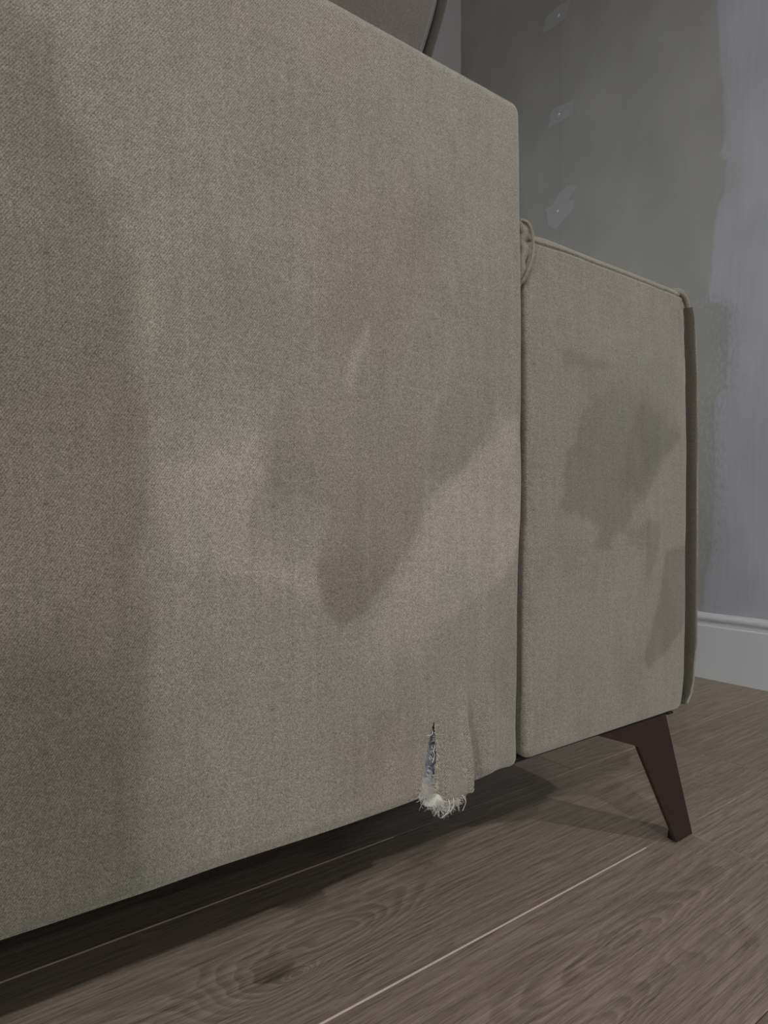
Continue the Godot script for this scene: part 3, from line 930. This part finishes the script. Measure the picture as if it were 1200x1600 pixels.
func tear(panel: Node3D) -> void:
	# what shows through the slit: grey lining, then white stuffing that fluffs out under the edge, and loose threads
	var lining := Surf.new()
	var grid := []
	var crumple := noise(91, 0.12, 3)
	for i in 31:
		for j in 31:
			var x := 0.3035 + 0.040 * i / 30.0
			var y := 0.156 + 0.056 * j / 30.0
			grid.append(Vector3(x, y, PANEL_Z - 0.0075 + 0.003 * crumple.get_noise_2d(x * 1000, y * 1000)))
	var ids := []
	for i in 31:
		for j in 31:
			var a: Vector3 = grid[mini(i + 1, 30) * 31 + j] - grid[maxi(i - 1, 0) * 31 + j]
			var b: Vector3 = grid[i * 31 + mini(j + 1, 30)] - grid[i * 31 + maxi(j - 1, 0)]
			ids.append(lining.add(grid[i * 31 + j], a.cross(b).normalized(), Vector2(i, j)))
	for i in 30:
		for j in 30:
			lining.quad(ids[i * 31 + j], ids[(i + 1) * 31 + j], ids[(i + 1) * 31 + j + 1], ids[i * 31 + j + 1])
	part("lining", lining.mesh(), plain(Color(0.52, 0.53, 0.56), 0.9), panel, "bluish grey lining seen through the slit")
	var white := plain(Color(0.80, 0.785, 0.755), 0.9)
	# stuffing: a lumpy core wrapped in fine fibres
	var core := Surf.new()
	var lump := noise(92, 0.25, 3)
	for c in [[Vector3(0.322, 0.1455, PANEL_Z - 0.0045), Vector3(0.013, 0.0055, 0.006)], [Vector3(0.3095, 0.1545, PANEL_Z - 0.006), Vector3(0.0048, 0.0085, 0.003)], [Vector3(0.331, 0.1440, PANEL_Z - 0.001), Vector3(0.0075, 0.0040, 0.005)]]:
		var at := []
		for i in 13:
			for j in 20:
				var th := PI * i / 12.0
				var ph := TAU * j / 20.0
				var d := Vector3(sin(th) * cos(ph), cos(th), sin(th) * sin(ph))
				var k := 1.0 + 0.35 * lump.get_noise_3d(d.x * 9 + c[0].x * 900, d.y * 9, d.z * 9)
				at.append(core.add(c[0] + d * c[1] * k, d, Vector2.ZERO))
		for i in 12:
			for j in 20:
				core.quad(at[i * 20 + j], at[i * 20 + (j + 1) % 20], at[(i + 1) * 20 + (j + 1) % 20], at[(i + 1) * 20 + j])
	var stuffing := part("stuffing", core.mesh(), white, panel, "white polyester stuffing spilling below the edge")
	var fluff := Surf.new()
	for k in 900:
		var c := Vector3(rng.randf_range(0.305, 0.338), 0, PANEL_Z + rng.randf_range(-0.006, 0.004))
		c.y = 0.1445 + rng.randf_range(-0.006, 0.004) + (0.010 * smoothstep(0.318, 0.305, c.x))
		if c.x < 0.317:
			c.y += rng.randf_range(0.0, 0.022) * (c.x - 0.300) / 0.017
			c.z = PANEL_Z - 0.003 + rng.randf_range(-0.002, 0.003)
		var d := Vector3(rng.randf_range(-1, 1), rng.randf_range(-1.0, 0.4), rng.randf_range(-0.4, 1)).normalized()
		var pts := [c]
		for i in 4:
			d = (d + Vector3(rng.randf_range(-1, 1), rng.randf_range(-1, 0.8), rng.randf_range(-1, 1)) * 0.6).normalized()
			pts.append(pts[-1] + d * rng.randf_range(0.0009, 0.0022))
		fluff.tube(pts, 0.00016, 0.00008, 3)
	part("stuffing_fibres", fluff.mesh(), white, stuffing).set_meta("kind", "stuff")
	# frayed cut edges: short velvet and backing threads along both sides of the slit and the strip's hem
	var fray := Surf.new()
	for k in 150:
		var t := rng.randf()
		var p := Vector3()
		var d := Vector3()
		if k % 3 == 0:
			p = Vector3(lerpf(0.3165, 0.3045, t), lerpf(0.205, 0.152, t), PANEL_Z + 0.0005)
			d = Vector3(rng.randf_range(0.2, 1), rng.randf_range(-0.8, 0.3), 0.3)
		elif k % 3 == 1:
			p = Vector3(0.3165 + 0.002 * sin(t * PI), lerpf(0.205, 0.150, t), PANEL_Z + 0.001)
			d = Vector3(rng.randf_range(-1, 0.2), rng.randf_range(-0.8, 0.3), 0.4)
		else:
			p = Vector3(lerpf(0.318, 0.347, t), 0.1455, PANEL_Z + 0.004)
			d = Vector3(rng.randf_range(-0.4, 0.6), -1, rng.randf_range(-0.2, 0.5))
		var pts := [p]
		for i in 3:
			d = (d.normalized() + Vector3(rng.randf_range(-1, 1), rng.randf_range(-1, 1), rng.randf_range(-1, 1)) * 0.35).normalized()
			pts.append(pts[-1] + d * rng.randf_range(0.0006, 0.0014))
		fray.tube(pts, 0.00018, 0.0001, 3)
	part("frayed_edge", fray.mesh(), plain(Color(0.80, 0.76, 0.69), 0.9), panel).set_meta("kind", "stuff")
	var z := PANEL_Z + 0.006
	for path in [
		[Vector3(0.330, 0.1475, z), Vector3(0.3275, 0.1435, z + 0.003), Vector3(0.324, 0.139, z + 0.002), Vector3(0.319, 0.1345, z - 0.002)],
		[Vector3(0.325, 0.148, z), Vector3(0.3245, 0.142, z + 0.002), Vector3(0.321, 0.1365, z), Vector3(0.3205, 0.134, z - 0.002)],
		[Vector3(0.339, 0.1475, z), Vector3(0.341, 0.143, z + 0.002), Vector3(0.3415, 0.138, z), Vector3(0.3395, 0.135, z)],
		[Vector3(0.3145, 0.1995, PANEL_Z), Vector3(0.311, 0.1985, PANEL_Z + 0.003), Vector3(0.3075, 0.1982, PANEL_Z + 0.002)],
		[Vector3(0.3175, 0.188, PANEL_Z - 0.001), Vector3(0.3155, 0.187, PANEL_Z + 0.001), Vector3(0.3145, 0.184, PANEL_Z + 0.001), Vector3(0.3165, 0.181, PANEL_Z), Vector3(0.314, 0.176, PANEL_Z)],
		[Vector3(0.346, 0.1475, z), Vector3(0.349, 0.1475, z + 0.001), Vector3(0.352, 0.149, z)],
	]:
		var th := Surf.new()
		th.tube(smooth_path(path, 5), 0.00035, 0.0002, 5)
		part("loose_thread", th.mesh(), white, panel)

func cushion() -> void:
	var weave := weave_texture()
	var cm := velvet(nap_texture(0.0, 0.4, 0.0, 0.4, 0.0014, Color(0.425, 0.392, 0.36), [], 700), weave, 0.0, 0.4, 0.0, 0.4)
	var dm := velvet(nap_texture(0.0, 0.4, 0.0, 0.4, 0.0016, Color(0.30, 0.285, 0.25), [], 710), weave, 0.0, 0.4, 0.0, 0.4)  # shade of the cushion's edge painted as a darker velvet
	var t := thing("back_cushion", "darker taupe velvet cushion standing up behind the sofa's back panel", "cushion", Vector3(0, 0, 0))
	var lo := Vector3(-0.30, 0.452, -0.64)
	var hi := Vector3(0.442, 1.03, -0.503)
	var edge := [Vector2(0.45, -0.06), Vector2(0.65, -0.035), Vector2(0.78, -0.023), Vector2(0.95, 0.0165), Vector2(1.03, -0.02)]
	var shape := func(p: Vector3, n: Vector3) -> Vector3:
		p.x += smoothstep(0.25, 0.442, p.x) * curve(edge, p.y)
		p.z += n.z * 0.012 * (sin(PI * clampf((p.x + 0.30) / 0.725, 0, 1)) - 1.0)
		return p
	part("body", rounded(lo, hi, 0.02, ticks(lo.x, hi.x, 0.02, 0.03), ticks(lo.y, hi.y, 0.02, 0.02), ticks(lo.z, hi.z, 0.02, 0.03), shape)[0].mesh(), cm, t)
	part("welt", welt(edge, 0.434, 0.4505, -0.513, -0.63, 0.46, 1.02), dm, t, "welt with shade painted dark along the cushion's side")
